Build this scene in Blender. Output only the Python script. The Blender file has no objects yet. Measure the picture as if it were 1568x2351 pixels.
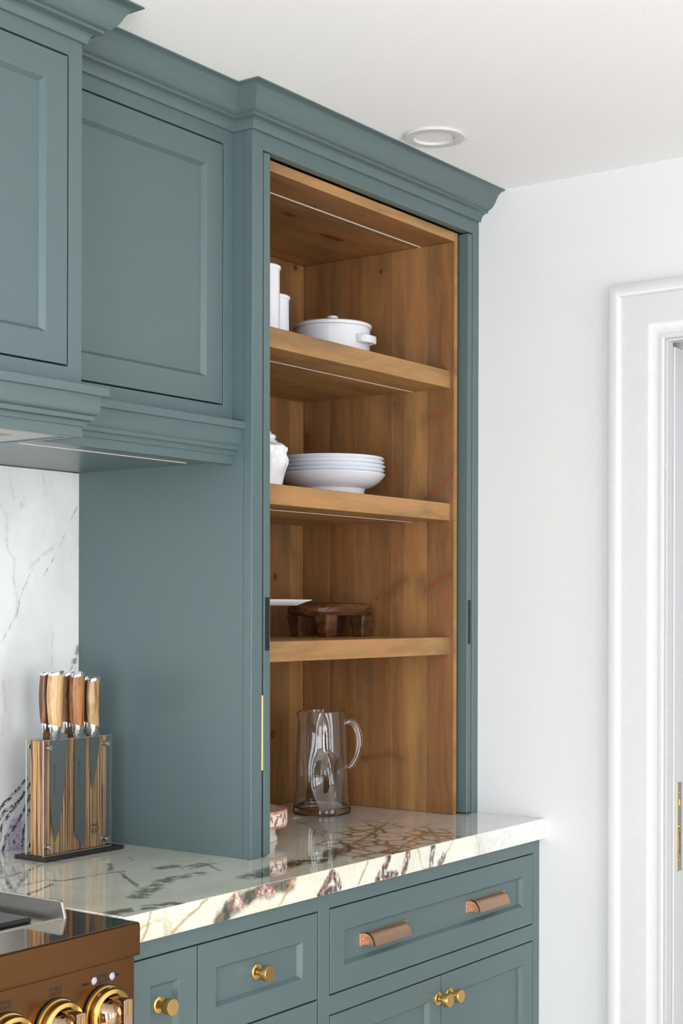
import bpy, bmesh, math, random
from mathutils import Vector, Matrix
random.seed(7)
S = bpy.context.scene
COL = S.collection
PI = math.pi

# ------------------------------------------------------------------ camera
FPX, W, H = 3445.1, 1568.0, 2351.0
cam = bpy.data.cameras.new('camera')
cam.sensor_fit = 'VERTICAL'
cam.sensor_height = 36.0
cam.lens = FPX / H * 36.0
cam.shift_y = (1398.9 - H / 2) / H
cam.clip_start = 0.05
co = bpy.data.objects.new('camera', cam)
COL.objects.link(co)
yaw = math.radians(35.734)
fw = Vector((math.cos(yaw), math.sin(yaw), 0)); rt = Vector((math.sin(yaw), -math.cos(yaw), 0)); up = Vector((0, 0, 1))
roll = Matrix.Rotation(-0.0024, 3, fw)
rt2, up2 = roll @ rt, roll @ up
co.matrix_world = Matrix(((rt2.x, up2.x, -fw.x, -3.1062), (rt2.y, up2.y, -fw.y, -2.3015), (rt2.z, up2.z, -fw.z, 1.4048), (0, 0, 0, 1)))
S.camera = co

# ------------------------------------------------------------------ world, lights, exposure
wd = bpy.data.worlds.new('sky'); S.world = wd; wd.use_nodes = True
wd.node_tree.nodes['Background'].inputs[0].default_value = (0.80, 0.88, 1.0, 1)
wd.node_tree.nodes['Background'].inputs[1].default_value = 1.0

def area(name, loc, rot, sx, sy, power, col=(1, 1, 1)):
    l = bpy.data.lights.new(name, 'AREA'); l.shape = 'RECTANGLE'; l.size = sx; l.size_y = sy; l.energy = power; l.color = col
    o = bpy.data.objects.new(name, l); COL.objects.link(o); o.location = loc; o.rotation_euler = rot
    return o
# daylight coming in through the room's windows (two behind the camera, one to the left) and through the doorway
area('window_daylight', (-3.55, -5.10, 1.15), (PI / 2, 0, 0), 1.5, 2.0, 34, (0.93, 0.972, 1.0))
area('window_daylight', (-1.30, -5.10, 1.15), (PI / 2, 0, 0), 1.5, 2.0, 34, (0.93, 0.972, 1.0))
area('window_daylight', (-5.10, -2.2, 1.15), (PI / 2, 0, -PI / 2), 2.2, 2.0, 84, (0.93, 0.972, 1.0))
S.view_settings.view_transform = 'Standard'
S.view_settings.look = 'None'
S.view_settings.gamma = 1.0
S.view_settings.use_curve_mapping = False
S.view_settings.exposure = 0.68
try:
    S.cycles.use_denoising = True
    S.cycles.max_bounces = 8
    S.cycles.diffuse_bounces = 4
    S.cycles.glossy_bounces = 3
    S.cycles.transmission_bounces = 8
    S.cycles.use_adaptive_sampling = True
    S.cycles.adaptive_threshold = 0.08
    S.cycles.adaptive_min_samples = 16
    S.cycles.sample_clamp_indirect = 6.0
    S.cycles.transparent_max_bounces = 16
except Exception:
    pass

# ------------------------------------------------------------------ node helpers
class G:
    def __init__(s, name):
        s.m = bpy.data.materials.new(name); s.m.use_nodes = True
        s.t = s.m.node_tree; s.t.nodes.clear()
        s.out = s.t.nodes.new('ShaderNodeOutputMaterial')
    def put(s, sock, v):
        if v is None: return
        if isinstance(v, bpy.types.NodeSocket): s.t.links.new(v, sock)
        elif sock.type == 'RGBA' and hasattr(v, '__len__') and len(v) == 3: sock.default_value = (*v, 1)
        else: sock.default_value = v
    def math(s, op, a, b=None, clamp=False):
        n = s.t.nodes.new('ShaderNodeMath'); n.operation = op; n.use_clamp = clamp
        s.put(n.inputs[0], a); s.put(n.inputs[1], b); return n.outputs[0]
    def vm(s, op, a, b=None, sc=None):
        n = s.t.nodes.new('ShaderNodeVectorMath'); n.operation = op
        s.put(n.inputs[0], a)
        if b is not None: s.put(n.inputs[1], b)
        if sc is not None: s.put(n.inputs['Scale'], sc)
        return n.outputs['Value'] if op in ('LENGTH', 'DOT_PRODUCT', 'DISTANCE') else n.outputs[0]
    def mix(s, f, a, b, mode='MIX'):
        n = s.t.nodes.new('ShaderNodeMix'); n.data_type = 'RGBA'; n.blend_type = mode
        s.put(n.inputs['Factor'], f); s.put(n.inputs[6], a); s.put(n.inputs[7], b); return n.outputs[2]
    def ramp(s, f, st):
        n = s.t.nodes.new('ShaderNodeValToRGB'); e = n.color_ramp.elements
        while len(e) < len(st): e.new(0.5)
        for i, (p, c) in enumerate(st):
            e[i].position = p; e[i].color = (*c, 1) if hasattr(c, '__len__') else (c, c, c, 1)
        s.put(n.inputs[0], f); return n.outputs[0]
    def noise(s, v, scale, detail=3, rough=0.5, dist=0.0, col=False):
        n = s.t.nodes.new('ShaderNodeTexNoise'); s.put(n.inputs['Vector'], v)
        n.inputs['Scale'].default_value = scale; n.inputs['Detail'].default_value = detail
        n.inputs['Roughness'].default_value = rough; n.inputs['Distortion'].default_value = dist
        return n.outputs['Color' if col else 'Fac']
    def vor(s, v, scale, feat='DISTANCE_TO_EDGE'):
        n = s.t.nodes.new('ShaderNodeTexVoronoi'); n.feature = feat; s.put(n.inputs['Vector'], v)
        n.inputs['Scale'].default_value = scale; return n.outputs['Distance']
    def pos(s): return s.t.nodes.new('ShaderNodeNewGeometry').outputs['Position']
    def obj(s): return s.t.nodes.new('ShaderNodeTexCoord').outputs['Object']
    def rnd(s): return s.t.nodes.new('ShaderNodeObjectInfo').outputs['Random']
    def mr(s, v, a, b, c=0.0, d=1.0):
        n = s.t.nodes.new('ShaderNodeMapRange'); n.interpolation_type = 'SMOOTHSTEP'
        s.put(n.inputs[0], v)
        for i, q in zip((1, 2, 3, 4), (a, b, c, d)): s.put(n.inputs[i], q)
        return n.outputs[0]
    def warp(s, p, scale, amt, detail=3):
        c = s.noise(p, scale, detail, 0.55, col=True)
        return s.vm('ADD', p, s.vm('SCALE', s.vm('SUBTRACT', c, (0.5, 0.5, 0.5)), sc=amt))
    def seg(s, p, a, b):
        ba = Vector(b) - Vector(a); L = max(ba.length_squared, 1e-9)
        pa = s.vm('SUBTRACT', p, tuple(a))
        h = s.math('MULTIPLY', s.vm('DOT_PRODUCT', pa, tuple(ba)), 1 / L, True)
        return s.vm('DISTANCE', pa, s.vm('SCALE', tuple(ba), sc=h))
    def lines(s, p, polys):
        """smallest distance to a list of polylines"""
        d = None
        for pl in polys:
            pts = pl if len(pl) > 1 else [pl[0], tuple(Vector(pl[0]) + Vector((0, 0, 0.001)))]
            for a, b in zip(pts, pts[1:]):
                q = s.seg(p, a, b); d = q if d is None else s.math('MINIMUM', d, q)
        return d
    def bump(s, h, strength, dist=0.01):
        n = s.t.nodes.new('ShaderNodeBump'); n.inputs['Strength'].default_value = strength; n.inputs['Distance'].default_value = dist
        s.put(n.inputs['Height'], h); return n.outputs[0]
    def bsdf(s, col, rough=0.5, metal=0.0, normal=None, spec=0.5, trans=0.0, ior=1.5, coat=0.0, aniso=0.0):
        n = s.t.nodes.new('ShaderNodeBsdfPrincipled')
        s.put(n.inputs['Base Color'], col); s.put(n.inputs['Roughness'], rough); s.put(n.inputs['Metallic'], metal)
        n.inputs['Specular IOR Level'].default_value = spec; n.inputs['Transmission Weight'].default_value = trans
        n.inputs['IOR'].default_value = ior; n.inputs['Coat Weight'].default_value = coat; n.inputs['Coat Roughness'].default_value = 0.05
        n.inputs['Anisotropic'].default_value = aniso
        if normal is not None: s.put(n.inputs['Normal'], normal)
        s.t.links.new(n.outputs[0], s.out.inputs[0]); return n

def simple(name, col, rough=0.5, metal=0.0, spec=0.5, coat=0.0, grain=0.0, gscale=60):
    g = G(name); p = g.obj()
    n = g.noise(p, gscale, 2)
    c = g.mix(n, tuple(x * (1 - 0.04) for x in col), tuple(min(1, x * 1.04) for x in col))
    g.bsdf(c, rough, metal, g.bump(n, grain, 0.001) if grain else None, spec, coat=coat)
    return g.m

M = {}
M['paint'] = simple('teal_paint', (0.090, 0.133, 0.135), 0.32, grain=0.02, gscale=300)
M['wall'] = simple('white_wall', (0.70, 0.70, 0.705), 0.7, spec=0.25, grain=0.03, gscale=250)
M['ceiling'] = simple('white_ceiling', (0.86, 0.868, 0.888), 0.8, spec=0.2, grain=0.02, gscale=200)
M['trim'] = simple('white_trim', (0.63, 0.63, 0.64), 0.38)
M['brass'] = simple('brushed_brass', (0.72, 0.47, 0.17), 0.28, 1.0, grain=0.03, gscale=400)
M['copper'] = simple('satin_copper', (0.55, 0.35, 0.24), 0.42, 1.0, grain=0.02, gscale=500)
M['bronze'] = simple('polished_bronze', (0.135, 0.064, 0.025), 0.25, 1.0, grain=0.02, gscale=60)
M['bronze_gloss'] = simple('mirror_bronze', (0.30, 0.235, 0.17), 0.06, 1.0)
M['grip'] = simple('polished_grip', (0.40, 0.28, 0.19), 0.10, 1.0)
M['knob_gold'] = simple('gold_bezel', (0.72, 0.49, 0.15), 0.24, 1.0)
M['steel'] = simple('brushed_steel', (0.52, 0.50, 0.47), 0.32, 1.0, grain=0.04, gscale=300)
M['chrome'] = simple('polished_steel', (0.78, 0.78, 0.78), 0.10, 1.0)
M['blade'] = simple('blade_steel', (0.33, 0.34, 0.35), 0.33, 1.0, grain=0.03, gscale=250)
M['black'] = simple('black_metal', (0.010, 0.009, 0.010), 0.38)
M['dark'] = simple('dark_slot', (0.01, 0.01, 0.012), 0.8)
M['ink'] = simple('black_print', (0.012, 0.012, 0.012), 0.6)
M['inkgrey'] = simple('grey_etching', (0.085, 0.085, 0.09), 0.6)
M['iron'] = simple('dark_griddle', (0.035, 0.04, 0.042), 0.3, 0.7)
M['ceramic'] = simple('white_glaze', (0.88, 0.88, 0.92), 0.10, coat=0.3)
M['porcelain'] = simple('white_porcelain', (0.88, 0.90, 0.96), 0.14, coat=0.2)
M['strip'] = simple('light_strip_lens', (0.80, 0.72, 0.68), 0.4)
M['glasslamp'] = simple('frosted_lens', (0.78, 0.78, 0.78), 0.5)
M['liner'] = simple('hood_liner', (0.45, 0.44, 0.42), 0.4, 0.8)
M['floor'] = simple('pale_oak_floor', (0.76, 0.65, 0.52), 0.45, grain=0.05)

# clear glass with a faint green body, and clear acrylic
g = G('clear_glass'); g.bsdf((0.99, 1.0, 0.993), 0.0, trans=1.0, ior=1.47); M['glass'] = g.m
g = G('clear_acrylic')
tr = g.t.nodes.new('ShaderNodeBsdfTransparent'); tr.inputs[0].default_value = (0.95, 0.965, 0.955, 1)
gl = g.t.nodes.new('ShaderNodeBsdfGlossy'); gl.inputs['Roughness'].default_value = 0.03
fr = g.t.nodes.new('ShaderNodeFresnel'); fr.inputs[0].default_value = 1.35
ms = g.t.nodes.new('ShaderNodeMixShader'); g.t.links.new(fr.outputs[0], ms.inputs[0]); g.t.links.new(tr.outputs[0], ms.inputs[1]); g.t.links.new(gl.outputs[0], ms.inputs[2])
g.t.links.new(ms.outputs[0], g.out.inputs[0]); M['acrylic'] = g.m
M['acrylic_edge'] = simple('acrylic_edge', (0.42, 0.43, 0.42), 0.2)
M['lamp_lens'] = simple('lamp_lens', (0.40, 0.42, 0.48), 0.15)

# ---- knotty stained pine; knots are listed where they sit in the wood
def pine(name, axis, cols, knots=(), dark_knots=(), tint=0.22, vscale=1.0):
    g = G(name); p = g.pos()
    k = [24, 24, 24]; k['xyz'.index(axis)] = 1.1
    k2 = [120, 120, 120]; k2['xyz'.index(axis)] = 4.0
    r = g.rnd()
    shift = g.vm('SCALE', (3.1, 1.7, 2.3), sc=g.math('MULTIPLY', r, 9.0))
    q = g.vm('ADD', p, shift)
    w = g.warp(q, 5.0, 0.05)
    a = g.noise(g.vm('MULTIPLY', w, tuple(k)), 1.0, 3, 0.55, 0.4)
    b = g.noise(g.vm('MULTIPLY', q, tuple(k2)), 1.0, 3, 0.6)
    c = g.noise(p, 3.3, 2, 0.5)
    f = g.math('ADD', g.math('ADD', g.math('MULTIPLY', a, 0.5), g.math('MULTIPLY', b, 0.18)), g.math('MULTIPLY', c, 0.32))
    f = g.math('ADD', f, g.math('MULTIPLY', g.math('SUBTRACT', r, 0.5), tint))
    col = g.ramp(f, [(0.30, cols[0]), (0.47, cols[1]), (0.60, cols[2]), (0.74, cols[3])])
    smoke = g.noise(g.vm('MULTIPLY', p, tuple(9.0 if k_ != axis else 2.2 for k_ in 'xyz')), 1.0, 4, 0.62, 0.8)
    col = g.mix(g.mr(smoke, 0.44, 0.68, 0.0, 0.68), col, (0.150, 0.092, 0.045))
    red = g.noise(g.vm('MULTIPLY', g.vm('ADD', p, (3.7, 1.1, 5.2)), tuple(11.0 if k_ != axis else 2.0 for k_ in 'xyz')), 1.0, 3, 0.6, 0.5)
    col = g.mix(g.mr(red, 0.50, 0.68, 0.0, 0.45), col, tuple(a_ * b_ for a_, b_ in zip(cols[2], (1.02, 0.80, 0.85))))
    # cathedral lines
    ring = g.math('SINE', g.math('MULTIPLY', a, 46.0))
    col = g.mix(g.mr(ring, 0.80, 1.0, 0, 0.10), col, tuple(x * 1.15 for x in cols[3]))
    if knots:
        wp = g.warp(p, 26, 0.022)
        for kn in knots:
            rad = kn[-1]; pts = kn[:-1]
            d = g.lines(wp, [pts])
            halo = g.mr(d, rad * 0.6, rad * 4.6, 0.6, 0.0)
            col = g.mix(halo, col, (0.17, 0.088, 0.038))
            core = g.mr(d, rad * 0.25, rad * 1.05, 0.82, 0.0)
            col = g.mix(core, col, (0.215, 0.066, 0.026))
    for kn in dark_knots:
        rad = kn[-1]; pts = kn[:-1]
        d = g.lines(g.warp(p, 40, 0.006), [pts])
        col = g.mix(g.mr(d, rad * 0.6, rad * 3.0, 0.4, 0.0), col, (0.24, 0.095, 0.035))
        col = g.mix(g.mr(d, rad * 0.45, rad * 1.0, 0.9, 0.0), col, (0.095, 0.028, 0.012))
    g.bsdf(col, 0.42, 0.0, g.bump(b, 0.08, 0.002), 0.4)
    return g.m
PC = [(0.155, 0.068, 0.025), (0.250, 0.115, 0.043), (0.335, 0.165, 0.060), (0.420, 0.225, 0.080)]
PX = -0.0725
M['pine_side'] = pine('pine_side', 'z', PC,
    knots=[((PX, -.373, 1.858), (PX, -.422, 1.880), .010), ((PX, -.371, 1.672), (PX, -.409, 1.702), (PX, -.444, 1.729), .011),
           ((PX, -.253, 1.440), (PX, -.306, 1.475), .007), ((PX, -.370, 1.449), (PX, -.404, 1.478), (PX, -.446, 1.491), .010),
           ((PX, -.171, 1.044), (PX, -.19, 1.039), (PX, -.265, 1.049), (PX, -.306, 1.042), .004), ((PX, -.276, 1.904), .012),
           ((PX, -.009, 1.84), (PX, -.009, 1.818), .012), ((PX, -.164, 2.273), .008), ((PX, -.357, 1.475), .006)],
    dark_knots=[((PX, -.235, 2.23), .007), ((PX, -.226, 1.432), .003)])
M['pine_back'] = pine('pine_back', 'z', PC, dark_knots=[((-.188, 0, 1.485), .011), ((-.196, 0, 1.096), .014), ((-.109, 0, 2.264), .010), ((-.47, 0, 1.25), .012)])
M['pine_top'] = pine('pine_top', 'x', PC, dark_knots=[((-.505, -.274, 2.274), (-.475, -.274, 2.274), .012), ((-.30, -.231, 2.274), (-.24, -.231, 2.274), .014), ((-.512, -.36, 2.274), .009)])
M['pine_shelf'] = pine('pine_shelf', 'x', [(0.27, 0.132, 0.045), (0.355, 0.185, 0.064), (0.415, 0.225, 0.080), (0.49, 0.275, 0.100)], tint=0.08,
    dark_knots=[((-.64, -.27, 1.929), (-.60, -.27, 1.929), .011), ((-.55, -.2, 1.929), .010), ((-.3, -.15, 1.929), .012)])

# ---- carved dark stool wood
g = G('carved_wood'); p = g.obj()
a = g.noise(g.vm('MULTIPLY', p, (14, 30, 60)), 1.0, 4, 0.6, 0.5); b = g.noise(p, 45, 3, 0.6)
col = g.ramp(a, [(0.3, (0.040, 0.013, 0.005)), (0.52, (0.105, 0.040, 0.014)), (0.72, (0.23, 0.095, 0.032))])
g.bsdf(col, 0.38, 0, g.bump(b, 0.6, 0.004)); M['stool'] = g.m
# ---- zebra wood block
g = G('zebra_wood'); p = g.obj()
w = g.warp(p, 6, 0.006)
a = g.noise(g.vm('MULTIPLY', w, (300, 300, 3.0)), 1.0, 2, 0.5); b = g.noise(g.vm('MULTIPLY', p, (600, 600, 14)), 1.0, 2)
f = g.math('ADD', g.math('MULTIPLY', a, 0.85), g.math('MULTIPLY', b, 0.15))
col = g.ramp(f, [(0.40, (0.11, 0.034, 0.012)), (0.475, (0.25, 0.095, 0.034)), (0.54, (0.55, 0.30, 0.125)), (0.72, (0.70, 0.44, 0.22))])
g.bsdf(col, 0.4); M['zebra'] = g.m
def handle_wood(name, c0, c1, c2):
    g = G(name); p = g.obj()
    w = g.warp(g.vm('ADD', p, g.vm('SCALE', (1, 2, 3), sc=g.rnd())), 14, 0.02)
    a = g.noise(g.vm('MULTIPLY', w, (110, 110, 7)), 1.0, 3, 0.55, 0.3)
    col = g.ramp(a, [(0.36, c0), (0.5, c1), (0.66, c2)])
    g.bsdf(col, 0.35, 0, g.bump(a, 0.05, 0.002)); return g.m
HW = [handle_wood('walnut_handle', (0.055, 0.018, 0.008), (0.15, 0.055, 0.022), (0.34, 0.15, 0.05)),
      handle_wood('pale_handle', (0.38, 0.20, 0.08), (0.58, 0.35, 0.16), (0.70, 0.46, 0.24)),
      handle_wood('brown_handle', (0.13, 0.05, 0.022), (0.25, 0.11, 0.048), (0.44, 0.23, 0.10)),
      handle_wood('amber_handle', (0.10, 0.030, 0.009), (0.30, 0.115, 0.030), (0.46, 0.19, 0.055)),
      handle_wood('dark_handle', (0.035, 0.013, 0.007), (0.09, 0.035, 0.016), (0.17, 0.07, 0.03)),
      handle_wood('tan_handle', (0.20, 0.10, 0.040), (0.42, 0.25, 0.11), (0.54, 0.35, 0.17))]

# ---- breccia marble
def on_top(pl): return [(x, y, .92) for x, y in pl]
def on_front(pl): return [(x, -.65, z) for x, z in pl]
def marble(name, part):
    """one slab of stone; each face of the slab only evaluates the veins that cross it"""
    g = G(name); p = g.pos()
    cloud = g.noise(p, 4.0, 4, 0.6)
    col = g.ramp(cloud, [(0.3, (0.66, 0.64, 0.50)), (0.55, (0.79, 0.775, 0.66)), (0.75, (0.84, 0.83, 0.75))])
    w1 = g.warp(p, 9, 0.055, 4); w2 = g.warp(g.warp(p, 11, 0.016, 2), 55, 0.011, 5)
    brk = g.noise(p, 23, 3, 0.6)
    # faint gold web everywhere
    e = g.vor(g.vm('MULTIPLY', w1, (1, 1.5, 1)), 7.0); mask = g.mr(g.noise(p, 3.1, 2), 0.42, 0.6)
    col = g.mix(g.math('MULTIPLY', g.mr(e, 0.0, 0.028, 0.6, 0.0), mask), col, (0.42, 0.29, 0.10))
    fine = g.noise(g.vm('MULTIPLY', w1, (6, 9, 6)), 3.0, 5, 0.65)
    col = g.mix(g.mr(g.math('ABSOLUTE', g.math('SUBTRACT', fine, 0.5)), 0.0, 0.012, 0.30, 0.0), col, (0.45, 0.36, 0.20))
    if part == 'right':
        # brown breccia
        net = [on_top(l) for l in [[(-.478, -.427), (-.397, -.416), (-.331, -.422)], [(-.581, -.481), (-.572, -.513), (-.516, -.535)], [(-.57, -.516), (-.635, -.591)],
             [(-.572, -.513), (-.666, -.564), (-.666, -.599)], [(-.655, -.536), (-.47, -.476), (-.163, -.344)], [(-.33, -.404), (-.255, -.48), (-.412, -.616)], [(-.62, -.636), (-.374, -.556)]]]
        dn = g.lines(w2, net)
        e2 = g.vor(w2, 16.0)
        col = g.mix(g.math('MULTIPLY', g.mr(e2, 0.01, 0.10, 0.97, 0.0), g.mr(dn, 0.02, 0.085, 1.0, 0.0)), col, (0.12, 0.062, 0.018))
        col = g.mix(g.math('MULTIPLY', g.mr(dn, 0.0008, 0.008, 0.85, 0.0), g.mr(brk, 0.36, 0.55, 0.25, 1.0)), col, (0.09, 0.045, 0.014))
        col = g.mix(g.math('MULTIPLY', g.mr(dn, 0.0, 0.05, 0.35, 0.0), g.mr(g.noise(p, 18, 2), 0.5, 0.62)), col, (0.36, 0.20, 0.085))
    if part in ('right', 'left'):
        dd = g.lines(w2, [on_top([(-.995, -.585), (-.869, -.562), (-.816, -.557), (-.792, -.574), (-.731, -.559), (-.671, -.539)])])
        col = g.mix(g.math('MULTIPLY', g.mr(dd, 0.012, 0.036, 1.0, 0.0), g.mr(g.noise(w2, 44, 5, 0.62), 0.38, 0.50, 0.0, 0.97)), col, (0.045, 0.028, 0.014))
    if part == 'left':
        vein = [on_top(l) for l in [[(-1.291, -.316), (-1.238, -.307), (-1.224, -.339), (-1.138, -.344), (-1.09, -.359)], [(-1.044, -.28), (-1.11, -.34)], [(-1.107, -.367), (-1.144, -.417), (-1.198, -.497)],
             [(-1.353, -.387), (-1.261, -.349)], [(-.972, -.416), (-.938, -.421), (-.978, -.496)], [(-1.274, -.231), (-1.2, -.211), (-1.141, -.188)], [(-1.344, -.345), (-1.277, -.287), (-1.19, -.206)], [(-1.113, -.042), (-1.261, -.229), (-1.346, -.342)]]]
        col = g.mix(g.math('MULTIPLY', g.mr(g.lines(w2, vein), 0.0008, 0.0075, 0.9, 0.0), g.mr(brk, 0.32, 0.50, 0.35, 1.0)), col, g.mix(brk, (0.03, 0.045, 0.022), (0.20, 0.11, 0.03)))
        band = [on_top(l) for l in [[(-1.256, -.551), (-1.166, -.505), (-1.102, -.477), (-1.02, -.49)], [(-1.373, -.612), (-1.281, -.628), (-1.257, -.637)], [(-1.025, -.387), (-.996, -.395)], [(-.99, -.43), (-.93, -.425)]]]
        gz = g.mr(g.lines(w2, band), 0.007, 0.024, 1.0, 0.0)
        col = g.mix(g.math('MULTIPLY', gz, g.mr(g.noise(w2, 48, 5, 0.62), 0.40, 0.52, 0.0, 0.95)), col, g.mix(brk, (0.03, 0.055, 0.03), (0.20, 0.15, 0.05)))
    if part == 'front':
        # purple-black breccia that shows on the front edge
        e1 = [on_front(l) for l in [[(-.877, .876), (-.837, .913)], [(-.859, .877), (-.814, .883)], [(-.837, .913), (-.814, .883)], [(-.69, .876), (-.66, .9), (-.649, .918)], [(-.666, .882), (-.624, .879)], [(-.595, .878), (-.578, .916)], [(-.494, .88), (-.485, .918)], [(-.46, .878), (-.444, .891)]]]
        de = g.lines(g.warp(p, 60, 0.014, 5), e1)
        st = g.noise(g.vm('MULTIPLY', w2, (40, 10, 20)), 2.0, 3)
        purple = g.ramp(st, [(0.35, (0.028, 0.02, 0.028)), (0.5, (0.115, 0.055, 0.06)), (0.58, (0.25, 0.13, 0.11)), (0.68, (0.55, 0.45, 0.38))])
        col = g.mix(g.math('MULTIPLY', g.mr(de, 0.0045, 0.0125, 0.97, 0.0), g.mr(g.noise(g.vm('MULTIPLY', w2, (1.6, 1, 0.6)), 90, 4, 0.6), 0.34, 0.46, 0.05, 1.0)), col, purple)
        e3 = [on_front(l) for l in [[(-1.141, .895), (-1.091, .903), (-1.052, .911), (-.965, .914)], [(-1.16, .878), (-1.116, .907)]]]
        d3 = g.lines(g.warp(p, 30, 0.03, 4), e3)
        mot = g.noise(w2, 42.0, 3, 0.6)
        mott = g.ramp(mot, [(0.38, (0.035, 0.045, 0.04)), (0.47, (0.15, 0.14, 0.10)), (0.52, (0.24, 0.085, 0.075)), (0.59, (0.50, 0.33, 0.27)), (0.66, (0.78, 0.74, 0.66))])
        col = g.mix(g.mr(d3, 0.008, 0.022, 0.95, 0.0), col, mott)
        gold = [on_front(l) for l in [[(-1.353, .875), (-1.333, .918)], [(-1.285, .878), (-1.243, .895), (-1.193, .918)], [(-1.0, .876), (-.95, .918)], [(-.75, .876), (-.72, .918)]]]
        col = g.mix(g.mr(g.lines(w2, gold), 0.001, 0.005, 0.75, 0.0), col, (0.42, 0.27, 0.09))
    if part in ('front', 'right'):
        # the end by the wall is plain white
        white_end = g.mr(g.vm('DOT_PRODUCT', p, (1, 0, 0)), -0.36, -0.20)
        gv = g.noise(g.vm('MULTIPLY', w1, (8, 8, 8)), 1.2, 4)
        col = g.mix(g.math('MULTIPLY', white_end, 0.8), col, g.mix(g.mr(g.math('ABSOLUTE', g.math('SUBTRACT', gv, 0.5)), 0, 0.02, 0.3, 0), (0.83, 0.83, 0.81), (0.52, 0.50, 0.50)))
    g.bsdf(col, 0.012, 0.0, None, 0.5, ior=1.7, coat=0.7)
    return g.m
M['marble'] = marble('marble_worktop', 'left'); M['marble_r'] = marble('marble_worktop_right', 'right'); M['marble_f'] = marble('marble_worktop_edge', 'front')

def on_wall(pl): return [(x, 0, z) for x, z in pl]
g = G('marble_splash'); p = g.pos()
col = g.ramp(g.noise(g.vm('MULTIPLY', p, (1, 1, 0.6)), 7, 4, 0.6), [(0.3, (0.70, 0.70, 0.70)), (0.6, (0.83, 0.83, 0.82))])
w1 = g.warp(p, 16, 0.020, 4); w2 = g.warp(p, 40, 0.012, 4)
sm = g.noise(g.vm('MULTIPLY', g.vm('ADD', w1, g.vm('SCALE', (0.6, 0, 0), sc=g.vm('DOT_PRODUCT', p, (0, 0, -1)))), (26, 1, 6)), 1.0, 3)
col = g.mix(g.mr(sm, 0.62, 0.75, 0, 0.35), col, (0.42, 0.42, 0.43))
d = g.lines(w2, [on_wall(l) for l in [[(-.86, 1.627), (-.906, 1.547), (-.958, 1.47)], [(-1.074, 1.33), (-1.03, 1.395), (-1.014, 1.442), (-.987, 1.485)]]])
brk = g.noise(p, 50, 4, 0.65)
col = g.mix(g.math('MULTIPLY', g.mr(d, 0.0, 0.0030, 0.7, 0.0), g.mr(brk, 0.42, 0.6, 0.15, 1.0)), col, (0.22, 0.21, 0.20))
d = g.lines(w1, [on_wall(l) for l in [[(-1.073, 1.608), (-1.056, 1.587), (-1.058, 1.526), (-1.034, 1.503), (-1.036, 1.466), (-1.028, 1.417), (-1.032, 1.386)], [(-.993, 1.488), (-.922, 1.537)], [(-1.019, 1.614), (-1.011, 1.631)], [(-.959, 1.68), (-.951, 1.642)], [(-1.049, 1.667), (-1.037, 1.625)], [(-.931, 1.354), (-.935, 1.285)], [(-1.067, 1.153), (-1.059, 1.228), (-1.066, 1.259)]]])
col = g.mix(g.math('MULTIPLY', g.mr(d, 0.0002, 0.007, 0.36, 0.0), g.mr(brk, 0.40, 0.58, 0.2, 1.0)), col, (0.40, 0.38, 0.39))
d = g.lines(w2, [on_wall([(-.875, 1.276), (-.866, 1.302), (-.857, 1.321)])])
col = g.mix(g.math('MULTIPLY', g.mr(d, 0.001, 0.012, 0.8, 0.0), g.mr(g.noise(p, 90, 3), 0.4, 0.55)), col, (0.16, 0.18, 0.12))
d = g.lines(w2, [on_wall([(-1.032, .965), (-1.037, .90)])])
col = g.mix(g.mr(d, 0.012, 0.026, 0.9, 0.0), col, g.ramp(g.noise(p, 130, 3), [(0.33, (0.08, 0.06, 0.09)), (0.42, (0.40, 0.34, 0.48)), (0.6, (0.58, 0.52, 0.66))]))
d = g.lines(g.warp(p, 60, 0.012, 4), [on_wall(l) for l in [[(-1.075, 1.004), (-1.043, 1.027), (-1.016, 1.047), (-1.003, 1.059)], [(-1.072, .986), (-1.058, 1.0), (-1.031, 1.008), (-1.002, 1.036)], [(-1.075, .942), (-1.067, .972), (-1.04, 1.0), (-.992, 1.049)], [(-1.064, .923), (-1.055, .948), (-1.032, .966), (-1.017, .984), (-.993, 1.022)], [(-1.014, .925), (-1.009, .956), (-.996, .993)], [(-1.11, .99), (-1.075, 1.004)]]])
col = g.mix(g.math('MULTIPLY', g.mr(d, 0.0012, 0.0062, 0.97, 0.0), g.mr(g.noise(g.warp(p, 90, .01), 120, 4, 0.65), 0.40, 0.52, 0.0, 1.0)), col, g.ramp(g.noise(p, 200, 3), [(0.4, (0.012, 0.012, 0.02)), (0.62, (0.12, 0.12, 0.16))]))
g.bsdf(col, 0.08, 0.0, None, 0.5); M['splash'] = g.m
# carved band of the low pedestal dish
g = G('carved_band'); p = g.obj()
v = g.vor(g.vm('MULTIPLY', g.warp(p, 50, 0.008), (1, 1, 0.45)), 130, 'F1')
col = g.mix(g.mr(v, 0.56, 0.64), (0.80, 0.76, 0.72), (0.42, 0.17, 0.08))
hz = g.vm('DOT_PRODUCT', p, (0, 0, 1))
inb = g.math('MULTIPLY', g.mr(hz, 0.034, 0.038), g.mr(hz, 0.062, 0.058))
col = g.mix(inb, g.mix(g.mr(g.noise(p, 60, 2), 0.4, 0.6), (0.45, 0.19, 0.09), (0.60, 0.34, 0.22)), col)
g.bsdf(col, 0.5, 0, g.bump(v, 0.4, 0.002)); M['carved'] = g.m
M['greywood'] = simple('whitewashed_top', (0.42, 0.35, 0.31), 0.5, gscale=120)
M['whitewash'] = simple('whitewash', (0.70, 0.66, 0.62), 0.5, gscale=120)

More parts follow.
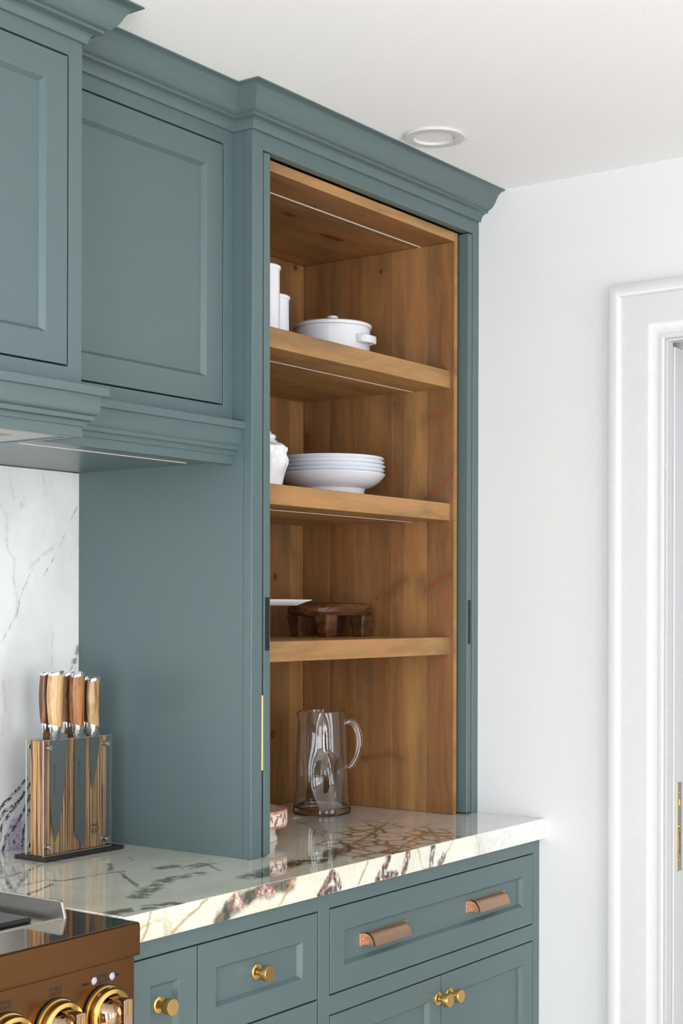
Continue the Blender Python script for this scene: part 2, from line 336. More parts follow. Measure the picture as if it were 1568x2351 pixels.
# ------------------------------------------------------------------ mesh helpers
def newbm(): return bmesh.new()
def box(bm, x0, x1, y0, y1, z0, z1):
    v = [bm.verts.new(c) for c in ((x0, y0, z0), (x1, y0, z0), (x1, y1, z0), (x0, y1, z0), (x0, y0, z1), (x1, y0, z1), (x1, y1, z1), (x0, y1, z1))]
    for f in ((0, 3, 2, 1), (4, 5, 6, 7), (0, 1, 5, 4), (1, 2, 6, 5), (2, 3, 7, 6), (3, 0, 4, 7)): bm.faces.new([v[i] for i in f])
    return bm
def boxbm(*a): return box(newbm(), *a)
def obj(name, bm, mat, parent=None, bevel=0.0, seg=2, smooth=False, off=(0, 0, 0)):
    me = bpy.data.meshes.new(name)
    if isinstance(bm, bmesh.types.BMesh):
        bmesh.ops.recalc_face_normals(bm, faces=bm.faces)
        if any(off): bmesh.ops.translate(bm, verts=bm.verts, vec=(-off[0], -off[1], -off[2]))
        bm.to_mesh(me); bm.free()
    else:
        me = bm
    if mat is not None: me.materials.append(M[mat] if isinstance(mat, str) else mat)
    o = bpy.data.objects.new(name, me); COL.objects.link(o)
    if parent is not None: o.parent = parent
    if bevel:
        b = o.modifiers.new('bevel', 'BEVEL'); b.width = bevel; b.segments = seg; b.limit_method = 'ANGLE'; b.angle_limit = math.radians(35)
        b.harden_normals = False
    if smooth:
        for pl in me.polygons: pl.use_smooth = True
        try: me.set_sharp_from_angle(angle=math.radians(38))
        except Exception: pass
    return o
class Thing:
    """an Empty at a thing's base; parts are added in world coordinates unless local"""
    def __init__(s, name, label, cat, loc=(0, 0, 0), rotz=0.0, group=None, kind=None):
        s.o = bpy.data.objects.new(name, None); COL.objects.link(s.o)
        s.o.location = loc; s.o.rotation_euler = (0, 0, rotz); s.loc = loc; s.o.empty_display_size = 0.05
        if kind: s.o['kind'] = kind
        else: s.o['label'] = label; s.o['category'] = cat
        if group: s.o['group'] = group
    def add(s, name, bm, mat, parent=None, local=False, label=None, **k):
        o = obj(name, bm, mat, parent or s.o, off=(0, 0, 0) if local else s.loc, **k)
        if label: o['label'] = label
        return o
def tag(o, label, cat, group=None):
    o['label'] = label; o['category'] = cat
    if group: o['group'] = group
    return o
def struct(o): o['kind'] = 'structure'; return o

def gridframe(us, zs, holes, w0, w1, mk):
    """a slab lying in a plane with rectangular holes; mk(u, w, z) -> coordinate"""
    bm = newbm(); V = {}
    def v(i, j, k):
        if (i, j, k) not in V: V[(i, j, k)] = bm.verts.new(mk(us[i], (w0, w1)[k], zs[j]))
        return V[(i, j, k)]
    solid = lambda i, j: 0 <= i < len(us) - 1 and 0 <= j < len(zs) - 1 and (i, j) not in holes
    for i in range(len(us) - 1):
        for j in range(len(zs) - 1):
            if not solid(i, j): continue
            for k in (0, 1): bm.faces.new([v(i, j, k), v(i + 1, j, k), v(i + 1, j + 1, k), v(i, j + 1, k)])
            for (di, dj, a, b) in ((-1, 0, (i, j), (i, j + 1)), (1, 0, (i + 1, j), (i + 1, j + 1)), (0, -1, (i, j), (i + 1, j)), (0, 1, (i, j + 1), (i + 1, j + 1))):
                if not solid(i + di, j + dj): bm.faces.new([v(*a, 0), v(*b, 0), v(*b, 1), v(*a, 1)])
    return bm
XZ = lambda u, w, z: (u, w, z)
YZ = lambda u, w, z: (w, u, z)

def loft(rings, closed=True, cap=True):
    bm = newbm(); R = [[bm.verts.new(p) for p in r] for r in rings]; n = len(R[0])
    for a, b in zip(R, R[1:]):
        for i in range(n if closed else n - 1):
            bm.faces.new([a[i], a[(i + 1) % n], b[(i + 1) % n], b[i]])
    if cap:
        bm.faces.new(R[0][::-1]); bm.faces.new(R[-1])
    return bm
def sweep(path, prof):
    """prof: closed polygon of (outward offset, z); path runs in plan with the outside on its right hand"""
    rings = []
    for i, p in enumerate(path):
        p = Vector(p); ns = []
        for a, b in ((i - 1, i), (i, i + 1)):
            if a >= 0 and b < len(path):
                t = (Vector(path[b]) - Vector(path[a])).normalized(); ns.append(Vector((t.y, -t.x)))
        m = ns[0] if len(ns) == 1 else (ns[0] + ns[1]) / (1 + ns[0].dot(ns[1]))
        rings.append([(p.x + m.x * d, p.y + m.y * d, z) for d, z in prof])
    return loft(rings)
def lathe(prof, n=64, rfun=None, closed=False):
    """prof: list of (r, z); a closed profile makes a ring-like solid, an open one is capped"""
    rings = []
    for r, z in prof:
        ring = []
        for i in range(n):
            a = 2 * PI * i / n
            rr, dz = (rfun(r, z, a) if rfun else (r, 0))
            ring.append((rr * math.cos(a), rr * math.sin(a), z + dz))
        rings.append(ring)
    if closed: rings.append(rings[0])
    bm = loft(rings, cap=not closed)
    bmesh.ops.remove_doubles(bm, verts=bm.verts, dist=1e-6)
    return bm
def tube(pts, radii, n=14, flat=1.0):
    pts = [Vector(p) for p in pts]; rings = []
    for i, p in enumerate(pts):
        t = (pts[min(i + 1, len(pts) - 1)] - pts[max(i - 1, 0)]).normalized()
        u = t.cross(Vector((0.3, 0.2, 1))); 
        if u.length < 1e-4: u = t.cross(Vector((1, 0, 0)))
        u.normalize(); w = t.cross(u).normalized()
        r = radii[i] if hasattr(radii, '__len__') else radii
        rings.append([tuple(p + u * (r * math.cos(2 * PI * k / n)) + w * (r * flat * math.sin(2 * PI * k / n))) for k in range(n)])
    return loft(rings)
def cylY(cx, cz, y0, y1, r, n=32, r1=None):
    r1 = r if r1 is None else r1
    return loft([[(cx + q * math.cos(2 * PI * k / n), y, cz + q * math.sin(2 * PI * k / n)) for k in range(n)] for y, q in ((y0, r), (y1, r1))])
def revY(cx, cz, prof, n=32):
    return loft([[(cx + max(r, 1e-5) * math.cos(2 * PI * k / n), y, cz + max(r, 1e-5) * math.sin(2 * PI * k / n)) for k in range(n)] for r, y in prof])
def textmesh(body, size, depth=0.0002):
    cu = bpy.data.curves.new('lettering', 'FONT'); cu.body = body; cu.size = size; cu.extrude = depth; cu.align_x = 'CENTER'; cu.align_y = 'CENTER'
    to = bpy.data.objects.new('lettering', cu); COL.objects.link(to)
    bpy.context.view_layer.update()
    me = bpy.data.meshes.new_from_object(to.evaluated_get(bpy.context.evaluated_depsgraph_get()))
    bpy.data.objects.remove(to); bpy.data.curves.remove(cu)
    return me
def text(th, parent, body, size, loc, rot, mat):
    me = textmesh(body, size)
    me.transform(Matrix.Translation(Vector(loc)) @ rot)
    return th.add('lettering', me, mat, parent, local=True)

# ------------------------------------------------------------------ the room
CE = 2.3985
RX0, RY0 = -5.2, -5.2
struct(obj('floor', boxbm(RX0, 1.3, RY0, 0.15, -0.05, 0), 'floor'))
struct(obj('ceiling', boxbm(RX0, 1.3, RY0, 0.15, CE, CE + 0.05), 'ceiling'))
struct(obj('wall_back', boxbm(RX0, 0.12, 0.02, 0.15, 0, CE), 'wall'))
# right wall: two skins with a pocket between them for the sliding door
struct(obj('wall_right', gridframe([RY0, -1.86, -0.951, 0.02], [0, 2.0, CE], {(1, 0)}, 0.0, 0.027, YZ), 'wall'))
struct(obj('wall_right_hall_side', gridframe([RY0, -1.86, -0.951, 0.02], [0, 2.0, CE], {(1, 0)}, 0.081, 0.12, YZ), 'wall'))
struct(obj('wall_sky_block', boxbm(1.25, 1.3, RY0, 0.15, 0, CE), 'wall'))  # unseen wall added beyond the doorway to block the sky light
struct(obj('wall_front', gridframe([RX0, -4.3, -2.8, -2.05, -0.55, 0.0], [0, 0.12, 2.2, CE], {(1, 1), (3, 1)}, RY0, RY0 + 0.12, XZ), 'wall'))
struct(obj('wall_left', gridframe([RY0, -3.3, -1.1, 0.02], [0, 0.12, 2.2, CE], {(1, 1)}, RX0, RX0 + 0.12, YZ), 'wall'))
for i, (a, b, ax) in enumerate(((-4.3, -2.8, 'x'), (-2.05, -0.55, 'x'), (-3.3, -1.1, 'y'))):
    mk = XZ if ax == 'x' else YZ
    c = RY0 if ax == 'x' else RX0
    d = (b - a) / 3
    us = [a, a + .05, a + d - .015, a + d + .015, a + 2 * d - .015, a + 2 * d + .015, b - .05, b]
    wn = struct(obj('window_%d' % (i + 1), gridframe(us, [.12, .20, 1.16, 1.19, 2.15, 2.2], {(p, q) for p in (1, 3, 5) for q in (1, 3)}, c + .125, c + .15, mk), 'trim'))

# door casing on the right wall
cp = [(0, -.002), (0, -.010), (.003, -.0125), (.0095, -.0125), (.0105, -.0105), (.016, -.0108), (.023, -.0125), (.030, -.0155), (.0345, -.0182), (.0365, -.0185), (.0984, -.0185),
      (.0992, -.0205), (.101, -.0235), (.104, -.0262), (.1085, -.0285), (.124, -.0285), (.1278, -.0265), (.1278, 0.0)]
iy0, iy1, iz = -.9475, -1.863, 2.003
rings = []
for (y, z, sy, sz) in ((iy0, 0, 1, 0), (iy0, iz, 1, 1), (iy1, iz, -1, 1), (iy1, 0, -1, 0)):
    rings.append([(x, y + sy * o, z + sz * o) for o, x in cp])
struct(obj('trim_1', loft(rings), 'trim', smooth=True))
# jambs of the opening
struct(obj('trim_2', boxbm(-.002, .026, -.9525, -.9505, 0, 2.0), 'trim'))
struct(obj('trim_3', boxbm(.082, .121, -.9525, -.9505, 0, 2.0), 'trim'))
struct(obj('trim_4', boxbm(-.002, .121, -1.862, -1.858, 0, 2.0), 'trim'))
struct(obj('trim_5', boxbm(-.002, .028, -1.86, -.951, 1.998, 2.002), 'trim'))
struct(obj('trim_6', boxbm(.0805, .121, -1.86, -.951, 1.998, 2.002), 'trim'))
struct(obj('trim_7', boxbm(.030, .079, -1.86, -.951, 2.04, 2.045), 'dark'))
dr = Thing('door_1', None, None, (.05, -.50, 0), kind='structure')
dr.add('door_leaf', boxbm(.0305, .0780, -.9555, -.08, .012, 1.990), 'trim', bevel=.0015)
pl = dr.add('lock_plate', boxbm(.0435, .0690, -.9567, -.9552, .822, 1.020), 'brass', bevel=.0006)
dr.add('plate_face', boxbm(.0480, .0690, -.9572, -.9566, .8235, 1.0185), 'steel', parent=pl)
dr.add('screw', cylY(.0590, .997, -.9582, -.957, .0035, 16), 'brass', parent=pl)
dr.add('screw', cylY(.0590, .846, -.9582, -.957, .0035, 16), 'brass', parent=pl)
dr.add('latch', boxbm(.055, .063, -.9590, -.957, .968, .983), 'brass', parent=pl, bevel=.001)
dr.add('pull_button', revY(.0590, .922, [(.006, -.957), (.006, -.9585), (.0045, -.9595), (.0, -.9595)], 20), 'brass', parent=pl)
dr.add('pull_slot', boxbm(.0560, .0625, -.9577, -.957, .862, .909), 'dark', parent=pl)
dr.add('pull_bar', boxbm(.0570, .0592, -.9585, -.9575, .864, .907), 'brass', parent=pl)

# recessed ceiling light
dl = Thing('ceiling_light', 'round white recessed downlight in the ceiling above the cabinet crown', 'ceiling light', (-.437, -.618, CE - .006))
dl.add('trim_ring', lathe([(.0645, .0058), (.0655, .003), (.0635, .0004), (.059, 0), (.044, .0006), (.0415, .003), (.0405, .0058)], 64, closed=True), 'trim', local=True, smooth=True)
dl.add('lens', lathe([(.0400, .0056), (.0400, .0050), (.001, .0050)], 48), 'glasslamp', local=True)

# ------------------------------------------------------------------ cabinetry
CROWN = [(-.004, 2.332), (.0058, 2.3315), (.0062, 2.334), (.0078, 2.3400), (.0105, 2.3445), (.0150, 2.3478), (.0200, 2.3492), (.0252, 2.3494), (.0252, 2.3548), (.0285, 2.3556),
         (.0340, 2.3585), (.0400, 2.3640), (.0450, 2.3720), (.0490, 2.3805), (.0540, 2.3880), (.0600, 2.3930), (.0665, 2.3952), (.0715, 2.3956), (.0715, 2.3982), (-.004, 2.3982)]
RAIL = [(-.003, 1.767), (.0318, 1.767), (.0318, 1.7534), (.0235, 1.7530), (.0224, 1.7505), (.0219, 1.7325), (.0205, 1.7265), (.0172, 1.7215), (.0150, 1.7205), (.0148, 1.7130), (.0100, 1.7122),
        (.0075, 1.7095), (.0058, 1.7060), (.0050, 1.7032), (.001, 1.7030), (.001, 1.686), (-.003, 1.686)]

def panel_front(th, name, x0, x1, z0, z1, yf, fwid, bev, mat='paint', t=.020, rec=.010):
    """an inset shaker front: frame with a sloped inner edge, its recessed panel a sub-part"""
    def r(i, y): return [(x0 + i, y, z0 + i), (x1 - i, y, z0 + i), (x1 - i, y, z1 - i), (x0 + i, y, z1 - i)]
    rings = [r(0, yf + t), r(0, yf), r(fwid, yf), r(fwid + bev, yf + rec), r(fwid + bev, yf + t), r(0, yf + t)]
    bm = loft(rings, cap=False); bmesh.ops.remove_doubles(bm, verts=bm.verts, dist=1e-6)
    d = th.add(name, bm, mat, bevel=.0011)
    i = fwid + bev - .0002
    th.add('panel', boxbm(x0 + i, x1 - i, yf + rec - .0003, yf + t - .002, z0 + i, z1 - i), mat, parent=d)
    return d
def knob(th, parent, x, z, y):
    k = th.add('knob', revY(x, z, [(.0, y + .0005), (.0142, y + .0002), (.0142, y - .0018), (.0125, y - .0034), (.0062, y - .0044), (.0050, y - .010), (.0062, y - .0155), (.0128, y - .0168), (.0140, y - .0178), (.0140, y - .0298), (.0133, y - .0310), (.0, y - .0310)], 40), 'brass', parent=parent, smooth=True)
    return k

# ---- tall open cabinet standing on the worktop
ZC = .92
F = -.4694
tc = Thing('tall_cabinet', 'tall teal cabinet with open pocket doors and knotty pine interior on the marble worktop', 'cabinet', (-.43, -.23, ZC))
tc.add('face_frame', gridframe([-.857, -.8240, -.0265, 0], [ZC, 2.299, CE], {(1, 0)}, F, F + .021, XZ), 'paint', bevel=.0012)
tc.add('side_panel', boxbm(-.857, -.842, F + .021, .02, ZC, CE), 'paint')
tc.add('side_panel', boxbm(-.012, 0, F + .021, .02, ZC, CE), 'paint')
tc.add('crown', sweep([(-.857, -.395), (-.857, F), (0, F)], CROWN), 'paint', smooth=True)
# pine lining, board by board
ys = [0.0, -.080, -.162, -.270, -.307, -.369, -.4440]
for a, b in zip(ys, ys[1:]): tc.add('board', boxbm(-.0725, -.0615, b, a, ZC + .0006, 2.2740), 'pine_side', bevel=.0005, seg=1)
tc.add('edge_band', boxbm(-.0727, -.0607, -.4466, -.4440, ZC + .0006, 2.2950), 'pine_shelf')
for a, b in zip(ys, ys[1:]): tc.add('board', boxbm(-.7870, -.7760, b, a, ZC + .0006, 2.2740), 'pine_side', bevel=.0005, seg=1)
tc.add('edge_band', boxbm(-.7880, -.7758, -.4466, -.4440, ZC + .0006, 2.2950), 'pine_shelf')
xs = [-.7760, -.66, -.575, -.47, -.37, -.285, -.212, -.1275, -.0725]
for a, b in zip(xs, xs[1:]): tc.add('board', boxbm(a, b, 0.0005, .0150, ZC + .0006, 2.2740), 'pine_back', bevel=.0005, seg=1)
yt = [0.0, -.115, -.235, -.325, -.4435]
for a, b in zip(yt, yt[1:]): tc.add('board', boxbm(-.7870, -.0615, b, a, 2.2745, 2.2945), 'pine_top', bevel=.0004, seg=1)
tc.add('edge_band', boxbm(-.7758, -.0727, -.4466, -.4437, 2.2742, 2.2950), 'pine_shelf')
tc.add('light_strip', boxbm(-.768, -.073, -.3515, -.3475, 2.2733, 2.2750), 'strip')
for z0 in (1.9285, 1.6150, 1.2985):
    sh = tc.add('shelf', boxbm(-.7758, -.0727, -.4350, -.0005, z0, z0 + .0412), 'pine_shelf', bevel=.0012)
    tc.add('light_strip', boxbm(-.766, -.0745, -.3300, -.3265, z0 - .0009, z0 + .0006), 'strip', parent=sh)
# pocket doors
def pocket_door(x0, x1, lean, px0, px1, hx0, hx1, yfr):
    bm = boxbm(x0, x1, yfr, -.03, .9235, 2.2962)
    for v in bm.verts: v.co.x += lean * (1.6 - v.co.z)
    d = tc.add('door', bm, 'paint', bevel=.0012)
    lx = lean * (1.6 - 1.376)
    fr = tc.add('flush_pull', gridframe([px0 + lx, px0 + .0022 + lx, px1 - .0022 + lx, px1 + lx], [1.3235, 1.329, 1.4225, 1.428], {(1, 1)}, yfr - .0008, yfr + .0006, XZ), 'black', parent=d)
    bm = boxbm(px0 + .002 + lx, px1 - .002 + lx, yfr - .0003, yfr + .0003, 1.3285, 1.423)
    tc.add('pull_recess', bm, 'dark', parent=d)
    tc.add('pull_grip', boxbm(px0 + .0042 + lx, px1 - .0024 + lx, yfr - .0006, yfr + .0001, 1.331, 1.4215), 'black', parent=d)
    tc.add('hinge', tube([((hx0 + hx1) / 2, yfr + .004, 1.0905), ((hx0 + hx1) / 2, yfr + .004, 1.2365)], (hx1 - hx0) / 2, 16), 'brass', parent=d, smooth=True)
    return d
pocket_door(-.8179, -.7978, .0036, -.8142, -.8014, -.8245, -.8145, F + .0015)
pocket_door(-.0475, -.0288, -.0015, -.0445, -.0330, -.0294, -.0264, F + .0015)

# ---- upper wall cabinet between hood and tall cabinet
U = -.422
uc = Thing('wall_cabinet', 'teal wall cabinet with recessed panel door between the hood and the tall cabinet', 'cabinet', (-1.107, -.2, 1.686))
uc.add('face_frame', gridframe([-1.3568, -1.325, -.8865, -.8572], [1.686, 1.798, 2.3045, CE], {(1, 1)}, U, U + .021, XZ), 'paint', bevel=.0010)
uc.add('body', gridframe([-1.3565, -1.340, -.873, -.8575], [1.692, 1.708, 2.36, CE], {(1, 1)}, U + .021, -.012, XZ), 'paint')
uc.add('back_panel', boxbm(-1.3565, -.8575, -.012, 0.0, 1.692, CE), 'paint')
panel_front(uc, 'door', -1.3222, -.8893, 1.8008, 2.3012, U, .0470, .0068)
uc.add('crown', sweep([(-1.3568, U), (-.8572, U)], CROWN), 'paint', smooth=True)
uc.add('light_rail', sweep([(-1.3568, U), (-.8572, U)], RAIL), 'paint', smooth=True)
uc.add('light_strip', boxbm(-1.350, -.890, -.3310, -.3275, 1.6908, 1.6925), 'strip')

# ---- hood cabinet above the range
HH = -.5163
hx0 = -2.2700; hx1 = -1.3568; hm = (hx0 + hx1) / 2
hc = Thing('hood_cabinet', 'teal hood cabinet with crown and stepped moulding above the copper range', 'cabinet', (hm, -.25, 1.686))
hc.add('face_frame', gridframe([hx0, hx0 + .0295, hm - .017, hm + .017, hx1 - .0295, hx1], [1.686, 1.798, 2.3045, CE], {(1, 1), (3, 1)}, HH, HH + .021, XZ), 'paint', bevel=.0010)
hc.add('side_panel', boxbm(hx1 - .015, hx1, HH + .021, 0, 1.686, CE), 'paint')
hc.add('side_panel', boxbm(hx0, hx0 + .015, HH + .021, 0, 1.686, CE), 'paint')
panel_front(hc, 'door', hm + .0195, hx1 - .0325, 1.8008, 2.3012, HH, .0470, .0068)
panel_front(hc, 'door', hx0 + .0325, hm - .0195, 1.8008, 2.3012, HH, .0470, .0068)
hc.add('crown', sweep([(hx0, -.2), (hx0, HH), (hx1, HH), (hx1, -.40)], CROWN), 'paint', smooth=True)
hc.add('light_rail', sweep([(hx0, -.2), (hx0, HH), (hx1, HH), (hx1, -.41)], RAIL), 'paint', smooth=True)
hc.add('soffit', gridframe([hx0 + .015, hx0 + .07, hx1 - .075, hx1 - .015], [HH + .021, HH + .075, -.06, 0], {(1, 1)}, 1.688, 1.700, lambda u, w, z: (u, z, w)), 'liner')
hc.add('liner', boxbm(hx0 + .06, hx1 - .06, HH + .06, -.05, 1.722, 1.730), 'dark')
for i in range(14):
    x = hx1 - .085 - i * .055
    hc.add('baffle', boxbm(x - .018, x + .018, HH + .078, -.065, 1.708, 1.716), 'steel')

# ---- marble slabs
wtop = gridframe([-1.3915, -.90, 0], [-.65, 0.0], set(), .8735, ZC, lambda u, w, z: (u, z, w))
for f in wtop.faces:
    c = f.calc_center_median(); n = f.normal
    ys_ = [v.co.y for v in f.verts]
    f.material_index = 2 if max(ys_) < -.649 else (1 if c.x > -.90 else 0)
wtop = obj('worktop', wtop, 'marble', bevel=.0016)
wtop.data.materials.append(M['marble_r']); wtop.data.materials.append(M['marble_f'])
tag(wtop, 'polished breccia marble worktop with olive and purple veins', 'worktop')
tag(obj('backsplash', boxbm(-2.6, -.8575, 0.0, .0195, ZC, 1.690), 'splash'), 'white marble splashback slab with grey veins and a dark cluster behind the knife block', 'splashback')

# ---- base cabinets
B = -.636
def carcass(th, x0, x1):
    th.add('carcass', gridframe([x0, x0 + .016, x1 - .016, x1], [B + .024, -.03, 0.0], {(1, 0)}, .10, .872, lambda u, w, z: (u, z, w)), 'paint')
    th.add('carcass_floor', boxbm(x0 + .016, x1 - .016, B + .024, -.03, .10, .118), 'paint')
    th.add('toe_kick', boxbm(x0, x1, B + .07, B + .085, 0, .10), 'paint')
bw = Thing('base_cabinet', 'teal base cabinet with one wide drawer with two copper pulls over two doors', 'cabinet', (-.43, -.33, 0))
carcass(bw, -.862, 0)
bw.add('face_frame', gridframe([-.862, -.8272, -.0290, 0], [.10, .14, .6410, .6772, .8425, .8733], {(1, 1), (1, 3)}, B, B + .0215, XZ), 'paint', bevel=.0010)
d = panel_front(bw, 'drawer', -.8246, -.0316, .6798, .8400, B, .0460, .0062)
for cx in (-.633, -.232):
    y = B + .010; z = .762
    p = bw.add('pull', boxbm(cx - .084, cx + .084, y - .0028, y + .0002, z - .0130, z + .0130), 'copper', parent=d, bevel=.0007)
    prof = [(-.0020, .0118), (-.0060, .0116), (-.0120, .0102), (-.0180, .0068), (-.0228, .0010), (-.0255, -.0060), (-.0262, -.0125),
            (-.0245, -.0125), (-.0238, -.0058), (-.0210, .0002), (-.0166, .0052), (-.0112, .0085), (-.0060, .0098), (-.0020, .0100)]
    cup = loft([[(x, y + dy, z + dz) for dy, dz in prof] for x in (cx - .0665, cx + .0665)])
    for x in (cx - .0665, cx + .0650):
        vs = [[cup.verts.new((xx, y + dy, z + dz)) for dy, dz in prof[:7] + [(-.002, -.0125)]] for xx in (x, x + .0015)]
        cup.faces.new(vs[0]); cup.faces.new(vs[1])
        for i in range(8): cup.faces.new([vs[0][i], vs[0][(i + 1) % 8], vs[1][(i + 1) % 8], vs[1][i]])
    # parts may only go three deep: the cup belongs to the drawer like its plate
    bw.add('pull_cup', cup, 'copper', parent=d, smooth=True)
    for sx in (-.0755, .0755): bw.add('screw', revY(cx + sx, z, [(.0036, y - .0027), (.0034, y - .0040), (.0018, y - .0050), (0, y - .0052)], 18), 'copper', parent=d, smooth=True)
d = panel_front(bw, 'door', -.8246, -.4302, .1430, .6385, B, .0460, .0062); knob(bw, d, -.4430, .592, B)
d = panel_front(bw, 'door', -.4272, -.0316, .1430, .6385, B, .0460, .0062); knob(bw, d, -.3990, .592, B)
bn = Thing('base_cabinet', 'teal base cabinet beside the range with narrow door and knobbed drawers', 'cabinet', (-1.127, -.33, 0))
carcass(bn, -1.3915, -.8622)
bn.add('face_frame', gridframe([-1.3915, -1.3660, -.8622], [.10, .14, .8425, .8733], {(1, 1)}, B, B + .0215, XZ), 'paint', bevel=.0010)
d = panel_front(bn, 'door', -1.3635, -1.2035, .1430, .8400, B, .0460, .0062); knob(bn, d, -1.286, .757, B + .010)
d = panel_front(bn, 'drawer', -1.2005, -.8650, .6795, .8400, B, .0460, .0062); knob(bn, d, -1.0330, .762, B + .010)
d = panel_front(bn, 'drawer', -1.2005, -.8650, .4150, .6765, B, .0460, .0062); knob(bn, d, -1.0330, .546, B + .010)
d = panel_front(bn, 'drawer', -1.2005, -.8650, .1430, .4120, B, .0460, .0062); knob(bn, d, -1.0330, .278, B + .010)

# ------------------------------------------------------------------ range
RXR, RXL = -1.395, -2.300
rg = Thing('range_cooker', 'copper range cooker with gold bezel knobs and steel griddle top', 'range', ((RXR + RXL) / 2, -.33, 0))
rg.add('body', boxbm(RXL, RXR, -.645, -.01, .10, .865), 'steel')
rg.add('plinth', boxbm(RXL + .02, RXR - .02, -.60, -.02, 0, .10), 'black')
rg.add('oven_door', boxbm(RXL + .01, RXR - .01, -.672, -.645, .14, .725), 'bronze', bevel=.004)
rg.add('oven_handle', tube([(RXL + .05, -.715, .69), (RXR - .05, -.715, .69)], .011, 16), 'brass', smooth=True)
for x in (RXL + .09, RXR - .09): rg.add('handle_post', boxbm(x - .008, x + .008, -.715, -.672, .683, .697), 'brass')
rg.add('control_panel', boxbm(RXL, RXR, -.6745, -.645, .730, .866), 'bronze', bevel=.0015)
ap = [(-.005, .866), (-.684, .8665), (-.6862, .868), (-.6865, .872), (-.6865, .9125), (-.6855, .9160), (-.6825, .9178), (-.5740, .9180), (-.5740, .9060), (-.005, .906)]
rg.add('front_rail', loft([[(x, y, z) for y, z in ap if y < -.1 or True] for x in (RXL, RXR)]), 'bronze', bevel=.0008)
rg.add('top_ledge', boxbm(RXL + .002, RXR - .002, -.6800, -.5745, .9170, .91835), 'bronze_gloss')
rg.add('side_ledge', boxbm(-1.4440, RXR - .001, -.5745, -.006, .905, .9182), 'bronze_gloss')
# steel splash rim along the griddle, its front corner cut off
rim = [(-.5770, .9060), (-.5760, .9215), (-.5690, .9440), (-.5650, .9452), (-.010, .9452), (-.010, .9060)]
rg.add('griddle_rim', loft([[(x, y, z) for y, z in rim] for x in (-1.4500, -1.4445)]), 'steel', bevel=.0012)
rg.add('griddle_rim', loft([[(x, y, z) for y, z in rim] for x in (-1.7200, -1.7145)]), 'steel', bevel=.0012)
rg.add('griddle_tray', boxbm(-1.7145, -1.4500, -.573, -.010, .906, .909), 'steel')
rg.add('griddle_plate', boxbm(-1.705, -1.4660, -.522, -.060, .909, .9175), 'iron', bevel=.010, seg=4)
rg.add('ledge_strip', boxbm(RXL + .01, -1.4510, -.5745, -.5665, .906, .9195), 'steel', bevel=.001)
for x0 in (-2.27, -2.0):
    rg.add('pan_support', gridframe([x0, x0 + .02, x0 + .12, x0 + .14, x0 + .235, x0 + .255], [-.55, -.53, -.30, -.28, -.05, -.03], {(i, j) for i in (1, 3) for j in (1, 3)}, .915, .94, lambda u, w, z: (u, z, w)), 'iron', bevel=.002)
PY = -.6745
def quad(bm, x0, x1, z0, z1, y): 
    box(bm, x0, x1, y, y + .0004, z0, z1)
def burner_icon(cx, cz, filled):
    bm = newbm(); y = PY - .0004; t = .0006
    def outline(x0, x1, z0, z1):
        quad(bm, x0, x1, z0, z0 + t, y); quad(bm, x0, x1, z1 - t, z1, y); quad(bm, x0, x0 + t, z0 + t, z1 - t, y); quad(bm, x1 - t, x1, z0 + t, z1 - t, y)
    k = 0
    for c in range(3):
        for r in (1, 0):
            x0 = cx - .0125 + c * .0062; z0 = cz + (r - .5) * .0074 - .0022
            if filled == k: quad(bm, x0, x0 + .0046, z0, z0 + .0050, y)
            else: outline(x0, x0 + .0046, z0, z0 + .0050)
            k += 1
    x0 = cx + .0068
    if filled == 6: quad(bm, x0, x0 + .0044, cz - .0060, cz + .0066, y)
    else: outline(x0, x0 + .0044, cz - .0060, cz + .0066)
    return rg.add('burner_symbol', bm, 'ink')
def range_knob(cx, cz):
    y = PY
    b = rg.add('knob_bezel', revY(cx, cz, [(.0430, y + .001), (.0436, y - .003), (.0430, y - .0052), (.0412, y - .0055), (.0418, y - .007), (.0415, y - .0150), (.0395, y - .0190), (.0340, y - .0205), (.0315, y - .0190), (.0315, y - .0060), (.0, y - .0060)], 56), 'knob_gold', smooth=True)
    rg.add('bezel_gasket', revY(cx, cz, [(.0440, y + .0005), (.0448, y - .0005), (.0448, y - .0030), (.0430, y - .0035)], 56), 'black', parent=b)
    rg.add('knob_base', revY(cx, cz, [(.0285, y - .0060), (.0285, y - .0200), (.0270, y - .0290), (.0, y - .0290)], 48), 'bronze', parent=b, smooth=True)
    # rib left standing across the knob, its two cheeks scooped out
    n = 9; out = []
    for k in range(n): 
        t = -1 + 2 * k / (n - 1); out.append((t * .0092, math.sqrt(.0305 ** 2 - (t * .0092) ** 2)))
    ring0 = [(cx + x, cz + z) for x, z in out] + [(cx + x, cz - z) for x, z in out[::-1]]
    rg.add('knob_grip', loft([[(x, y + dy, cz + (z - cz) * q) for x, z in ring0] for dy, q in ((-.0180, 1.0), (-.0500, 1.0), (-.0515, .97))]), 'grip', parent=b, bevel=.0008)
    for sx in (-1, 1):
        ch = []
        for dy, q in ((-.0180, 1.0), (-.0300, .86), (-.0370, .55), (-.0390, .22)):
            ch.append([(cx + sx * (.0090 + (.0215 * q if k in (2, 3, 4) else (.0130 * q if k in (1, 5) else 0))), y + dy, cz + zz * (.0290 if k in (0, 6) else .0240)) for k, zz in enumerate((-.9 * q, -1.0 * q, -.55 * q, 0, .55 * q, 1.0 * q, .9 * q))])
        rg.add('knob_cheek', loft(ch), 'grip', parent=b, smooth=True)
    rg.add('grip_highlight', boxbm(cx - .0008, cx + .0008, y - .0527, y - .0518, cz + .006, cz + .026), 'knob_gold', parent=b)  # gold strip standing in for the slim highlight on the grip
